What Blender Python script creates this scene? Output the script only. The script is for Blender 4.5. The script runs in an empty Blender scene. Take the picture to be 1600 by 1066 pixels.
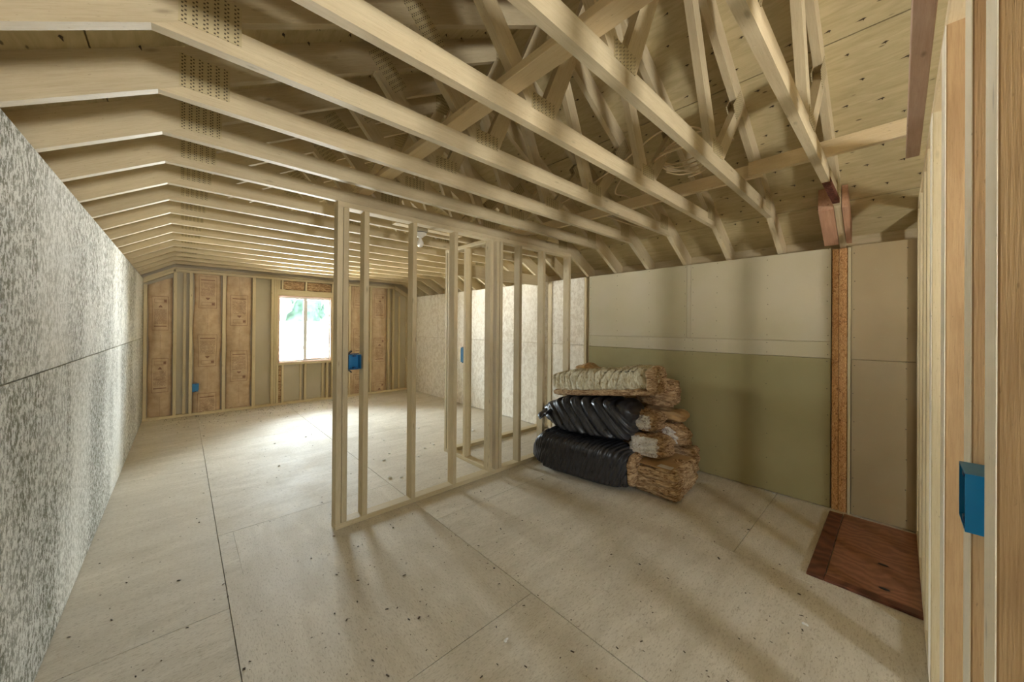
import bpy, bmesh, math, random
from mathutils import Vector, Matrix, noise
R = random.Random(7)
S = bpy.context.scene
C = S.collection
PI = math.pi
# ------------------------------------------------------------------ camera
H = 1.4535
cd = bpy.data.cameras.new('camera'); cam = bpy.data.objects.new('camera', cd); C.objects.link(cam)
cd.sensor_fit = 'HORIZONTAL'; cd.sensor_width = 36.0; cd.lens = 36.0 * 557.75 / 1600
cd.shift_x = (800 - 794.06) / 1600; cd.shift_y = (509.13 - 533) / 1600
cd.clip_start = 0.02; cd.clip_end = 500
YAW, PITCH, ROLL = .7405, -.003, -.0075
cam.matrix_world = (Matrix.Translation((0, 0, H)) @ Matrix.Rotation(-YAW, 4, 'Z') @ Matrix.Rotation(PI / 2 - PITCH, 4, 'X')
                    @ Matrix.Rotation(-ROLL, 4, 'Z'))
S.camera = cam
# ------------------------------------------------------------------ light and exposure
w = bpy.data.worlds.new('overcast_sky'); S.world = w; w.use_nodes = True
# hazy bright sky above the horizon, pale glow standing for sunlit ground below it, added to light truss undersides
wt = w.node_tree; bg = wt.nodes['Background']; bg.inputs[1].default_value = 1.0
_c = wt.nodes.new('ShaderNodeTexCoord'); _s = wt.nodes.new('ShaderNodeSeparateXYZ'); _r = wt.nodes.new('ShaderNodeMapRange'); _m = wt.nodes.new('ShaderNodeMix')
_m.data_type = 'RGBA'; _m.clamp_factor = True
wt.links.new(_c.outputs['Generated'], _s.inputs[0]); wt.links.new(_s.outputs[2], _r.inputs[0]); wt.links.new(_r.outputs[0], _m.inputs[0]); wt.links.new(_m.outputs[2], bg.inputs[0])
_r.inputs[1].default_value = -.01; _r.inputs[2].default_value = .01
GROUND_GLOW, SKY = 42.0, 20.0
_m.inputs[6].default_value = (GROUND_GLOW * .98, GROUND_GLOW * .97, GROUND_GLOW * .94, 1); _m.inputs[7].default_value = (SKY * .86, SKY * .94, SKY, 1)
S.view_settings.view_transform = 'Standard'; S.view_settings.look = 'None'
S.view_settings.gamma = 1; S.view_settings.use_curve_mapping = False
S.view_settings.exposure = 2.22
S.cycles.max_bounces = 14; S.cycles.diffuse_bounces = 9; S.cycles.glossy_bounces = 4
S.cycles.transmission_bounces = 6; S.cycles.transparent_max_bounces = 8
S.cycles.use_denoising = True; S.cycles.sample_clamp_indirect = 8
def portal(loc, rot, sx, sy):                     # guides sky sampling through an opening, gives no light itself
    l = bpy.data.lights.new('portal', 'AREA'); l.shape = 'RECTANGLE'; l.size = sx; l.size_y = sy
    l.cycles.is_portal = True
    o = bpy.data.objects.new('portal', l); o.location = loc; o.rotation_euler = rot; C.objects.link(o)
portal((1.75, 7.80, 1.37), (PI / 2, 0, PI), .9, 1.26)        # far window, facing -y
portal((.55, -3.15, 1.40), (PI / 2, 0, 0), .5, .6)      # unseen opening added for fill light behind the camera, facing +y

# ------------------------------------------------------------------ node helpers
def lin(c):
    return tuple(((x / 255) / 12.92 if x / 255 <= .04045 else (((x / 255) + .055) / 1.055) ** 2.4) for x in c)
class NT:
    def __init__(s, name):
        s.m = bpy.data.materials.new(name); s.m.use_nodes = True; s.t = s.m.node_tree; s.t.nodes.clear()
        s.out = s.n('ShaderNodeOutputMaterial'); s.b = s.n('ShaderNodeBsdfPrincipled'); s.l(s.b.outputs[0], s.out.inputs[0])
        s.tc = s.n('ShaderNodeTexCoord')
    def n(s, ty, **k):
        x = s.t.nodes.new(ty)
        for a, b in k.items(): setattr(x, a, b)
        return x
    def l(s, a, b): s.t.links.new(a, b)
    def put(s, i, v):
        if isinstance(v, (int, float)): i.default_value = v
        elif isinstance(v, tuple): i.default_value = v if len(v) != 3 or i.type == 'VECTOR' else v + (1,)
        else: s.l(v, i)
    def M(s, op, a, b=0, c=0):
        x = s.n('ShaderNodeMath', operation=op); s.put(x.inputs[0], a); s.put(x.inputs[1], b); s.put(x.inputs[2], c); return x.outputs[0]
    def map(s, src, sc=(1, 1, 1), loc=(0, 0, 0)):
        x = s.n('ShaderNodeMapping'); s.l(src, x.inputs[0]); x.inputs[3].default_value = sc
        s.put(x.inputs[1], loc); return x.outputs[0]
    def noise(s, v, sc, det=3, rough=.55, dist=0):
        x = s.n('ShaderNodeTexNoise'); s.l(v, x.inputs['Vector']); x.inputs['Scale'].default_value = sc
        x.inputs['Detail'].default_value = det; x.inputs['Roughness'].default_value = rough; x.inputs['Distortion'].default_value = dist
        return x.outputs[0]
    def vor(s, v, sc, rnd=1.0):
        x = s.n('ShaderNodeTexVoronoi'); s.l(v, x.inputs['Vector']); x.inputs['Scale'].default_value = sc
        x.inputs['Randomness'].default_value = rnd; return x.outputs[0]
    def ramp(s, f, stops):
        x = s.n('ShaderNodeValToRGB'); s.l(f, x.inputs[0]); e = x.color_ramp.elements
        while len(e) < len(stops): e.new(.5)
        for i, (p, c) in enumerate(stops):
            e[i].position = p; e[i].color = (c, c, c, 1) if isinstance(c, (int, float)) else tuple(c) + (1,)
        return x.outputs[0]
    def mix(s, f, a, b, bt='MIX'):
        x = s.n('ShaderNodeMix', data_type='RGBA', blend_type=bt); s.put(x.inputs[0], f); s.put(x.inputs[6], a); s.put(x.inputs[7], b); return x.outputs[2]
    def bump(s, h, st=.3, d=.01):
        x = s.n('ShaderNodeBump'); s.l(h, x.inputs['Height']); x.inputs['Strength'].default_value = st; x.inputs['Distance'].default_value = d
        s.l(x.outputs[0], s.b.inputs['Normal'])
    def rnd(s):
        return s.n('ShaderNodeObjectInfo').outputs['Random']
    def off(s):                                   # texture coordinates shifted per object
        a = s.n('ShaderNodeVectorMath', operation='SCALE'); a.inputs[0].default_value = (17.3, 9.1, 5.7); s.l(s.rnd(), a.inputs['Scale'])
        b = s.n('ShaderNodeVectorMath', operation='ADD'); s.l(s.tc.outputs['Object'], b.inputs[0]); s.l(a.outputs[0], b.inputs[1]); return b.outputs[0]
    def fin(s, col, rough=.7, spec=.3):
        s.put(s.b.inputs['Base Color'], col); s.put(s.b.inputs['Roughness'], rough); s.b.inputs['Specular IOR Level'].default_value = spec
        return s.m
    def xyz(s, v):
        x = s.n('ShaderNodeSeparateXYZ'); s.l(v, x.inputs[0]); return x.outputs

def wood(name, c1, c2, dark=(120, 92, 60), var=.10, rough=.62, knots=.5, grain=.5):
    t = NT(name); v = t.off()
    g = t.noise(t.map(v, (.9, 14, 14)), 6, 4, .6, .5)
    big = t.noise(t.map(v, (1.2, 3, 3)), 1.6, 3)
    col = t.mix(t.ramp(g, [(.25, 0), (.75, 1)]), lin(c1), lin(c2))
    col = t.mix(t.M('MULTIPLY', t.ramp(big, [(.45, 0), (.8, 1)]), grain), col, lin(dark))
    fine = t.noise(t.map(v, (2.5, 70, 70)), 6, 3, .7)
    col = t.mix(t.M('MULTIPLY', t.ramp(fine, [(.5, 0), (.75, 1)]), .4), col, lin(dark))
    kn = t.vor(t.map(v, (5, 14, 14)), 1.0)
    kg = t.ramp(t.noise(v, 3.3, 1), [(.52, 0), (.58, 1)])
    col = t.mix(t.M('MULTIPLY', t.M('MULTIPLY', t.ramp(kn, [(.05, 1), (.13, 0)]), kg), knots), col, lin((62, 42, 24)))
    k = t.vor(t.map(v, (1.6, 6, 6)), 1.7)
    col = t.mix(t.M('MULTIPLY', t.ramp(k, [(.02, 1), (.09, 0)]), knots), col, lin((70, 48, 26)))
    sm = t.noise(t.map(v, (5, 18, 18)), 9, 2, .7)
    col = t.mix(t.M('MULTIPLY', t.ramp(sm, [(.68, 0), (.76, 1)]), .45), col, lin((95, 72, 45)))
    hs = t.n('ShaderNodeHueSaturation'); t.l(col, hs.inputs['Color'])
    t.l(t.M('MULTIPLY_ADD', t.rnd(), 2 * var, 1 - var), hs.inputs['Value'])
    t.bump(fine, .3, .002)
    return t.fin(hs.outputs[0], rough)

def speck(t, v, sc, size, col, c, amt=1.0):       # irregular dark flecks
    d = t.vor(v, sc); m = t.ramp(d, [(size * .6, 1), (size, 0)])
    gate = t.ramp(t.noise(v, sc * .37, 2), [(.50, 0), (.56, 1)])
    return t.mix(t.M('MULTIPLY', t.M('MULTIPLY', m, gate), amt), col, c)

M = {}
M['wood'] = wood('painted_framing_lumber', (186, 171, 138), (202, 187, 154), (152, 127, 92), knots=.4, grain=.4)
M['wood_pale'] = wood('pale_framing_lumber', (196, 180, 144), (210, 196, 162), (172, 148, 108), var=.05, knots=.35, grain=.3)
M['wood_warm'] = wood('bare_fir_lumber', (178, 146, 106), (198, 168, 126), (142, 106, 70), var=.07, knots=.7, grain=.7)
M['wood_bright'] = wood('fresh_pine_lumber', (208, 188, 150), (220, 202, 166), (190, 160, 118), var=.04, knots=.4)
M['wood_lit_edge'] = wood('painted_edge_light', (238, 229, 208), (246, 238, 220), (222, 206, 176), var=.02, knots=.3)  # near-white tone paints window light onto the near stud fronts
M['wood_red'] = wood('weathered_red_lumber', (172, 128, 98), (196, 156, 128), (124, 80, 56), var=.04, knots=.6)
def mk_bark():
    t = NT('dark_bark'); v = t.off(); n = t.noise(v, 60, 4, .7)
    t.bump(n, .8, .01); return t.fin(t.ramp(n, [(.3, lin((58, 30, 20))), (.6, lin((120, 66, 48))), (.75, lin((170, 130, 110)))]), .8)
M['bark'] = mk_bark()
M['wood_rose'] = wood('rosy_grey_board', (172, 144, 126), (188, 162, 144), (150, 118, 98), var=.03)
def mk_plate():                                   # toothed nail plate: rows of punched slots from the plate's own uv (metres)
    t = NT('punched_truss_plate'); u = t.xyz(t.tc.outputs['UV']); 
    cu = t.M('FRACT', t.M('DIVIDE', u[0], .0262)); row = t.M('FLOOR', t.M('DIVIDE', u[0], .0262))
    sub = t.M('GREATER_THAN', cu, .5)
    cv = t.M('FRACT', t.M('ADD', t.M('DIVIDE', u[1], .0135), t.M('MULTIPLY', sub, .5)))
    au = t.M('ABSOLUTE', t.M('SUBTRACT', t.M('ABSOLUTE', t.M('SUBTRACT', cu, .5)), .15))
    band = t.M('LESS_THAN', t.M('ABSOLUTE', t.M('SUBTRACT', cu, .5)), .34)
    slot = t.M('MULTIPLY', t.M('MULTIPLY', t.M('LESS_THAN', au, .10), t.M('LESS_THAN', t.M('ABSOLUTE', t.M('SUBTRACT', cv, .5)), .20)), band)
    n = t.noise(t.off(), 25, 2)
    base = t.mix(n, lin((170, 155, 117)), lin((190, 175, 138)))
    col = t.mix(t.M('MULTIPLY', slot, .9), base, lin((60, 46, 26)))
    x = t.n('ShaderNodeBump', invert=True); t.l(slot, x.inputs['Height']); x.inputs['Strength'].default_value = .6; x.inputs['Distance'].default_value = .003
    t.l(x.outputs[0], t.b.inputs['Normal'])
    return t.fin(col, .5, .4)
M['plate'] = mk_plate()
def mk_deck():
    t = NT('roof_plywood'); v = t.off()
    g = t.noise(t.map(v, (1, 6, 1)), 5, 4, .6, 1.0)
    col = t.mix(t.ramp(g, [(.3, 0), (.7, 1)]), lin((172, 157, 118)), lin((194, 179, 140)))
    fine = t.noise(t.map(v, (3, 60, 1)), 5, 3, .7)
    col = t.mix(t.M('MULTIPLY', t.ramp(fine, [(.62, 0), (.72, 1)]), .35), col, lin((135, 112, 72)))
    col = speck(t, t.map(v, (7, 22, 1)), 1.0, .12, col, lin((66, 50, 30)), .8)
    t.bump(g, .15, .002)
    return t.fin(col, .6)
M['deck'] = mk_deck()
def mk_floor():
    t = NT('subfloor_plywood'); v = t.off()
    g = t.noise(t.map(v, (5, 1.2, 1)), 1.8, 5, .62, .8)
    col = t.mix(t.ramp(g, [(.3, 0), (.7, 1)]), lin((196, 187, 168)), lin((216, 208, 192)))
    f = t.noise(t.map(v, (40, 10, 1)), 4, 4, .75)
    col = t.mix(t.M('MULTIPLY', t.ramp(f, [(.52, 0), (.64, 1)]), .55), col, lin((148, 134, 108)))
    d = t.noise(v, 2.2, 3, .6)
    col = t.mix(t.M('MULTIPLY', t.ramp(d, [(.5, 0), (.75, 1)]), .35), col, lin((172, 162, 142)))
    dust = t.noise(v, 90, 3, .7)
    col = t.mix(t.M('MULTIPLY', t.ramp(dust, [(.60, 0), (.70, 1)]), .30), col, lin((236, 232, 224)))
    col = speck(t, t.map(v, (1, 1.3, 1)), 14, .085, col, lin((80, 64, 44)), .9)
    col = speck(t, t.map(v, (3, 1, 1)), 24, .07, col, lin((70, 58, 44)), .8)
    t.bump(f, .15, .0015)
    return t.fin(col, t.ramp(d, [(.3, .6), (.7, .72)]), .22)
M['floor'] = mk_floor()
def mk_mottle(name, a, b, dark, strength, sc=26):
    t = NT(name); v = t.off()
    n = t.noise(t.map(v, (1, 1, .7)), sc, 6, .85, .2); st = t.noise(t.map(v, (1, 3.2, .35)), 1.3, 3, .6)
    big = t.noise(t.map(v, (1, .9, .35)), 1.6, 4, .6)
    col = t.mix(t.ramp(n, [(.40, 0), (.56, 1)]), lin(a), lin(b))
    m = t.M('MULTIPLY', t.ramp(n, [(.46, 1), (.53, 0)]), t.ramp(big, [(.34, 0.25), (.55, 1)]))
    col = t.mix(t.M('MULTIPLY', m, strength), col, lin(dark))
    col = t.mix(t.M('MULTIPLY', t.ramp(big, [(.35, 0), (.7, 1)]), strength * .42), col, lin(dark))
    col = t.mix(t.M('MULTIPLY', t.ramp(st, [(.50, 0), (.66, 1)]), strength * .38), col, lin(b))
    t.bump(n, .35, .004)
    return t.fin(col, .8, .2)
M['osb_grey'] = mk_mottle('dusty_grey_strand_board', (206, 206, 194), (244, 244, 238), (98, 96, 72), .9, 46)
M['osb_pale'] = mk_mottle('dusty_pale_strand_board', (222, 214, 196), (238, 232, 218), (176, 160, 132), .28, 20)
def mk_dry(name, c, rough, blot):
    t = NT(name); v = t.off()
    b = t.noise(v, 1.7, 3, .5)
    col = t.mix(t.ramp(b, [(.35, 0), (.7, 1)]), lin(c), lin(blot))
    s = t.noise(t.map(v, (1, 1, 4)), 14, 3, .7)
    col = t.mix(t.M('MULTIPLY', t.ramp(s, [(.70, 0), (.76, 1)]), .25), col, lin((215, 208, 190)))
    return t.fin(col, rough, .35)
M['dry_up'] = mk_dry('grey_drywall_paper', (188, 178, 152), .6, (180, 170, 138))
M['dry_lo'] = mk_dry('green_tinted_drywall', (158, 148, 108), .3, (148, 138, 97))
M['dry_end'] = mk_dry('tan_drywall', (166, 148, 116), .45, (156, 138, 104))
def mk_osb():
    t = NT('bare_strand_board'); v = t.off()
    n = t.noise(t.map(v, (1, 3, 1)), 28, 4, .75, 2.5)
    g = t.noise(t.map(v, (1, 1, 5)), 14, 3, .7, 1)
    col = t.ramp(n, [(.34, lin((120, 70, 34))), (.45, lin((196, 142, 90))), (.58, lin((230, 190, 138)))])
    col = t.mix(t.M('MULTIPLY', t.ramp(g, [(.6, 0), (.7, 1)]), .7), col, lin((110, 62, 32)))
    t.bump(n, .4, .003); return t.fin(col, .7)
M['osb'] = mk_osb()
def mk_hatch(name, a, b, sc):
    t = NT(name); v = t.off()
    x = t.n('ShaderNodeTexWave', wave_type='BANDS'); t.l(t.map(v, (1, 1, 1)), x.inputs[0]); x.inputs['Scale'].default_value = sc
    x.inputs['Distortion'].default_value = 14; x.inputs['Detail'].default_value = 3; x.inputs['Detail Scale'].default_value = 1.2
    return t.fin(t.mix(x.outputs['Fac'], lin(a), lin(b)), .42, .4)
M['hatch'] = mk_hatch('red_brown_plywood', (128, 84, 60), (152, 104, 76), 5)
M['hatch_dark'] = mk_hatch('dark_stained_board', (84, 48, 34), (116, 70, 50), 3)
def simple(name, c, rough=.5, spec=.5, **k):
    t = NT(name); n = t.noise(t.off(), 12, 3)
    m = t.fin(t.mix(n, lin(tuple(x * .92 for x in c)), lin(c)), rough, spec)
    for a, b in k.items(): t.b.inputs[a].default_value = b
    return m
M['blue'] = simple('blue_plastic_box', (0, 122, 178), .35)
M['blue_in'] = simple('dark_blue_plastic', (0, 66, 122), .4)
M['black'] = simple('black_metal', (30, 28, 28), .5)
M['white'] = simple('white_porcelain', (232, 228, 220), .3)
M['vinyl'] = simple('white_vinyl', (225, 224, 224), .4)
M['cable'] = simple('tan_cable_sheath', (214, 194, 158), .45)
M['scrap'] = simple('white_fluff', (240, 238, 232), .9, .1)
M['nail'] = simple('nail_tips', (70, 54, 36), .6)
M['screw'] = simple('screw_heads', (84, 74, 58), .5)
M['card'] = simple('white_card', (228, 220, 212), .6)
M['pinkwood'] = wood('pink_primed_jamb', (216, 186, 166), (226, 200, 182), (200, 160, 138), var=.03, knots=.2)
M['sheath'] = mk_dry('grey_sheathing', (186, 176, 156), .7, (176, 166, 140))
def mk_bulb():
    t = NT('frosted_bulb_glass'); t.b.inputs['Transmission Weight'].default_value = .25
    return t.fin(lin((232, 228, 222)), .25, .5)
M['bulb'] = mk_bulb()
def mk_glass():
    m = bpy.data.materials.new('window_glass'); m.use_nodes = True; t = m.node_tree; t.nodes.clear()
    o = t.nodes.new('ShaderNodeOutputMaterial'); a = t.nodes.new('ShaderNodeBsdfTransparent'); g = t.nodes.new('ShaderNodeBsdfGlossy')
    g.inputs['Roughness'].default_value = .02; x = t.nodes.new('ShaderNodeMixShader'); f = t.nodes.new('ShaderNodeFresnel'); f.inputs[0].default_value = 1.45
    a.inputs[0].default_value = (.95, .97, .97, 1)
    t.links.new(f.outputs[0], x.inputs[0]); t.links.new(a.outputs[0], x.inputs[1]); t.links.new(g.outputs[0], x.inputs[2]); t.links.new(x.outputs[0], o.inputs[0])
    return m
M['glass'] = mk_glass()
def mk_kraft(name, phase, flip):
    """Kraft facing with its repeated print: outlined panel, paragraph lines, arrow and small dark mark (uv in metres)."""
    t = NT(name); u = t.xyz(t.tc.outputs['UV']); U = u[0]
    v = t.M('MODULO', t.M('ADD', u[1], 10 * .95 + phase), .95)
    if flip: v = t.M('SUBTRACT', .56, v); v = t.M('MODULO', t.M('ADD', v, 9.5), .95)
    def rect(a, b, c, d):
        q = t.M('MULTIPLY', t.M('GREATER_THAN', U, a), t.M('LESS_THAN', U, b))
        return t.M('MULTIPLY', q, t.M('MULTIPLY', t.M('GREATER_THAN', v, c), t.M('LESS_THAN', v, d)))
    def frame(a, b, c, d, k=.006): return t.M('SUBTRACT', rect(a, b, c, d), rect(a + k, b - k, c + k, d - k))
    lines = t.M('GREATER_THAN', t.M('FRACT', t.M('MULTIPLY', v, 52)), .5)
    wds = t.ramp(t.noise(t.map(t.tc.outputs['UV'], (60, 52, 1)), 1, 1), [(.40, 0), (.45, 1)])
    ink = t.M('MAXIMUM', frame(.06, .32, .02, .54), frame(.10, .29, .06, .12, .004))
    ink = t.M('MAXIMUM', ink, rect(.245, .285, .07, .11))
    ink = t.M('MAXIMUM', ink, t.M('MULTIPLY', t.M('MULTIPLY', rect(.09, .29, .22, .44), lines), t.M('MULTIPLY', wds, .75)))
    ink = t.M('MAXIMUM', ink, rect(.09, .29, .47, .485))
    tri = t.M('MULTIPLY', rect(.16, .22, .15, .19), t.M('LESS_THAN', t.M('ABSOLUTE', t.M('SUBTRACT', U, .19)), t.M('SUBTRACT', v, .15)))
    ink = t.M('MAXIMUM', ink, tri)
    dots = t.M('MULTIPLY', rect(.186, .194, .60, .90), t.M('GREATER_THAN', t.M('FRACT', t.M('MULTIPLY', v, 40)), .45))
    ink = t.M('MAXIMUM', ink, t.M('MULTIPLY', dots, .6))
    n = t.noise(t.off(), 9, 4, .6)
    col = t.mix(t.ramp(n, [(.3, 0), (.7, 1)]), lin((178, 152, 120)), lin((202, 178, 146)))
    col = t.mix(t.M('MULTIPLY', ink, .72), col, lin((104, 56, 42)))
    t.bump(t.noise(t.off(), 22, 3), .3, .01)
    return t.fin(col, .6, .3)
def mk_fibre(name, a, b, dark, sc=40, stretch=(1, 1, 4)):
    t = NT(name); v = t.off()
    n = t.noise(t.map(v, stretch), sc * .5, 5, .75, 1.5); m = t.noise(v, sc, 3, .7)
    col = t.ramp(n, [(.34, lin(dark)), (.46, lin(a)), (.62, lin(b))])
    col = t.mix(t.M('MULTIPLY', t.ramp(m, [(.55, 0), (.7, 1)]), .5), col, lin(b))
    t.bump(n, .9, .02); return t.fin(col, .9, .1)
M['fibre'] = mk_fibre('brown_glass_fibre', (166, 130, 94), (226, 198, 158), (62, 40, 24), 24, (1, 1, 5))
M['fibre_side'] = mk_fibre('brown_glass_fibre_edges', (172, 136, 98), (232, 206, 166), (58, 36, 22), 20, (1, 1, 7))
M['white_face'] = mk_fibre('speckled_white_facing', (226, 218, 208), (250, 248, 244), (120, 90, 68), 60, (1, 1, 1))
M['cream'] = mk_fibre('crinkled_cream_wrap', (212, 200, 166), (240, 234, 212), (146, 118, 80), 22, (1.2, 3, 1.2))
M['kraft_plain'] = simple('plain_kraft_paper', (190, 156, 110), .55, .3)
def mk_bag():
    t = NT('black_plastic_film'); v = t.off()
    n = t.noise(t.map(v, (1, 5, 1)), 9, 4, .6, .5)
    t.bump(n, .5, .005); return t.fin(t.ramp(n, [(.3, lin((26, 26, 29))), (.7, lin((54, 54, 60)))]), t.ramp(n, [(.3, .26), (.7, .40)]), .6)
M['bag'] = mk_bag()
def mk_ground():
    t = NT('pale_concrete'); n = t.noise(t.tc.outputs['Object'], .3, 3)
    return t.fin(t.mix(n, lin((225, 222, 218)), lin((240, 238, 234))), .9)
M['ground'] = mk_ground()
def mk_leaf():
    t = NT('green_foliage'); v = t.off(); n = t.noise(v, 1.4, 4, .7)
    return t.fin(t.ramp(n, [(.35, lin((9, 20, 15))), (.6, lin((24, 38, 30)))]), .7, .1)
M['leaf'] = mk_leaf()
M['trunk'] = simple('tree_bark', (96, 80, 62), .9)

# ------------------------------------------------------------------ object helpers
WM = {}
def reg(o, mat4, parent=None):
    C.objects.link(o)
    if parent is not None:
        o.parent = parent; o.matrix_basis = WM[parent.name].inverted() @ mat4
    else: o.matrix_basis = mat4
    WM[o.name] = mat4.copy(); return o
def T(x, y, z): return Matrix.Translation((x, y, z))
def props(o, label=None, cat=None, group=None, kind=None):
    if label: o['label'] = label
    if cat: o['category'] = cat
    if group: o['group'] = group
    if kind: o['kind'] = kind
    return o
def empty(name, loc, label=None, cat=None, group=None, kind=None):
    o = bpy.data.objects.new(name, None); o.empty_display_size = .05
    return props(reg(o, T(*loc)), label, cat, group, kind)
def mesh(name, verts, faces, mat, smooth=False, uvs=None):
    me = bpy.data.meshes.new(name); me.from_pydata([tuple(v) for v in verts], [], faces)
    for m in (mat if isinstance(mat, list) else [mat]): me.materials.append(m)
    if smooth: me.polygons.foreach_set('use_smooth', [True] * len(me.polygons))
    if uvs:
        l = me.uv_layers.new(name='UVMap')
        for p in me.polygons:
            for li in p.loop_indices: l.data[li].uv = uvs[me.loops[li].vertex_index]
    me.update(); return me
def put(name, me, mat4, parent=None):
    return reg(bpy.data.objects.new(name, me), mat4, parent)
CACHE = {}
def board_mesh(L, a, b, mat, ch=.0025):
    """Board along +X, section a (Y) by b (Z), centred on the section, long edges eased."""
    k = (round(L, 4), round(a, 4), round(b, 4), mat.name, ch)
    if k in CACHE: return CACHE[k]
    c = min(ch, a * .3, b * .3)
    pr = [(-a/2 + c, -b/2), (a/2 - c, -b/2), (a/2, -b/2 + c), (a/2, b/2 - c), (a/2 - c, b/2), (-a/2 + c, b/2), (-a/2, b/2 - c), (-a/2, -b/2 + c)]
    vs = [(0, y, z) for y, z in pr] + [(L, y, z) for y, z in pr]
    fs = [(i, (i + 1) % 8, (i + 1) % 8 + 8, i + 8) for i in range(8)] + [tuple(range(7, -1, -1)), tuple(range(8, 16))]
    CACHE[k] = mesh('board', vs, fs, mat); return CACHE[k]
def box(name, x0, x1, y0, y1, z0, z1, mat, parent=None, ch=.0025):
    """Axis-aligned board; its local X runs along the longest side."""
    d = (x1 - x0, y1 - y0, z1 - z0); c = ((x0 + x1) / 2, (y0 + y1) / 2, (z0 + z1) / 2); a = d.index(max(d))
    if a == 0: me = board_mesh(d[0], d[1], d[2], mat, ch); m = T(x0, c[1], c[2])
    elif a == 1: me = board_mesh(d[1], d[0], d[2], mat, ch); m = T(c[0], y0, c[2]) @ Matrix.Rotation(PI / 2, 4, 'Z')
    else: me = board_mesh(d[2], d[1], d[0], mat, ch); m = T(c[0], c[1], z0) @ Matrix.Rotation(-PI / 2, 4, 'Y')
    return put(name, me, m, parent)
def clip(poly, nx, nz, d):                       # keep nx*x + nz*z <= d
    out = []
    for i in range(len(poly)):
        p, q = poly[i], poly[(i + 1) % len(poly)]; a = nx * p[0] + nz * p[1] - d; b = nx * q[0] + nz * q[1] - d
        if a <= 0: out.append(p)
        if (a < 0 < b) or (b < 0 < a): s = a / (a - b); out.append((p[0] + s * (q[0] - p[0]), p[1] + s * (q[1] - p[1])))
    return out
def prism(poly, t, ang, mat, uv=False):
    """XZ polygon extruded t along +Y, in a frame whose X axis is tilted by ang. Returns mesh, local matrix."""
    ox, oz = poly[0]; ca, sa = math.cos(ang), math.sin(ang)
    pl = [((x - ox) * ca + (z - oz) * sa, -(x - ox) * sa + (z - oz) * ca) for x, z in poly]
    n = len(pl); area = sum(pl[i][0] * pl[(i+1) % n][1] - pl[(i+1) % n][0] * pl[i][1] for i in range(n))
    if area < 0: pl = pl[::-1]
    vs = [(x, 0, z) for x, z in pl] + [(x, t, z) for x, z in pl]
    fs = [tuple(range(n)), tuple(range(2 * n - 1, n - 1, -1))] + [(i + n, (i + 1) % n + n, (i + 1) % n, i) for i in range(n)]
    mnx = min(p[0] for p in pl); mnz = min(p[1] for p in pl)
    uvs = [(v[0] - mnx, v[2] - mnz) for v in vs] if uv else None
    return mesh('prism', vs, fs, mat, uvs=uvs), T(ox, 0, oz) @ Matrix.Rotation(-ang, 4, 'Y')

# ------------------------------------------------------------------ room measures
XL, XR, YF, YB = -.43, 3.884, 7.585, -3.0
ZC, KL, KR, SL = 2.352, -.075, 3.507, .572
XM = (KL + KR) / 2; S0 = ZC - SL * KL               # rafter underside z = S0 + SL*x (left)
RD = .14 * math.hypot(1, SL)                        # rafter depth measured vertically
def zr(x, d=0): x = x if x <= XM else 2 * XM - x; return S0 + SL * x + d

# floor of plywood sheets
fl = empty('floor', (0, 0, 0), kind='structure')
box('floor_base', XL - .1, XR + .1, YB - .3, YF + .15, -.20, -.021, M['floor'], fl)
g = .0019
def sheet(x0, x1, y0, y1, dz=0):
    box('plywood_sheet', x0 + g, x1 - g, y0 + g, y1 - g, -.019, dz, M['floor'], fl, ch=.0006)
cols = [(XL - .12, .192, [YB, -.13, 2.31, 4.78, 7.7]), (.192, 1.422, [YB, -1.09, 1.35, 3.155, 5.6, 7.7]),
        (1.422, 2.662, [YB, -.09, 2.34, 4.78, 7.7]), (2.662, XR + .15, [YB, -1.72, .72, 3.16, 5.6, 7.7])]
for i, (a, b, ys) in enumerate(cols):
    for y0, y1 in zip(ys, ys[1:]):
        if i == 1 and abs(y1 - 3.155) < .01:        # small patch let in beside the long seam
            box('plywood_sheet', a + g, .2745, 2.5705, y1 - g, -.019, -.0005, M['floor'], fl, ch=.0003)
            pl = [(a + g, y0 + g), (b - g, y0 + g), (b - g, y1 - g), (.2756, y1 - g), (.2756, 2.5695), (a + g, 2.5695)]
            put('plywood_sheet', mesh('sheet', [(x, y, z) for z in (-.019, -.0004) for x, y in pl],
                [tuple(range(5, -1, -1)), tuple(range(6, 12))] + [(q, (q + 1) % 6, (q + 1) % 6 + 6, q + 6) for q in range(6)], M['floor']), T(0, 0, 0), fl)
        else: sheet(a, b, y0, y1, -.0004 * (i % 2))

# roof deck
ce = empty('ceiling', (0, 0, 2.35), kind='structure')
dk = .016
def deck_panel(side, s0, s1, y0, y1, dz):
    # s: slope distance from the eave edge line at x = XL-.35
    ca = 1 / math.hypot(1, SL); sa = SL * ca; x0 = XL - .35; z0 = S0 + SL * x0 + RD + dz
    L = y1 - y0 - .006; W = s1 - s0 - .006
    vs = [(0, 0, 0), (L, 0, 0), (L, W, 0), (0, W, 0), (0, 0, dk), (L, 0, dk), (L, W, dk), (0, W, dk)]
    fs = [(0, 3, 2, 1), (4, 5, 6, 7), (0, 1, 5, 4), (1, 2, 6, 5), (2, 3, 7, 6), (3, 0, 4, 7)]
    me = mesh('deck', vs, fs, M['deck'])
    px, pz = x0 + s0 * ca, z0 + s0 * sa
    if side == 'l':
        m = Matrix(((0, ca, -sa, px), (1, 0, 0, y0), (0, sa, ca, pz), (0, 0, 0, 1)))
        # axes: X->+y, Y->(ca,0,sa), Z->(-sa,0,ca)
    else:
        m = Matrix(((0, -ca, sa, 2 * XM - px), (1, 0, 0, y0), (0, sa, ca, pz), (0, 0, 0, 1)))
    put('roof_panel', me, m, ce)
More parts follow.
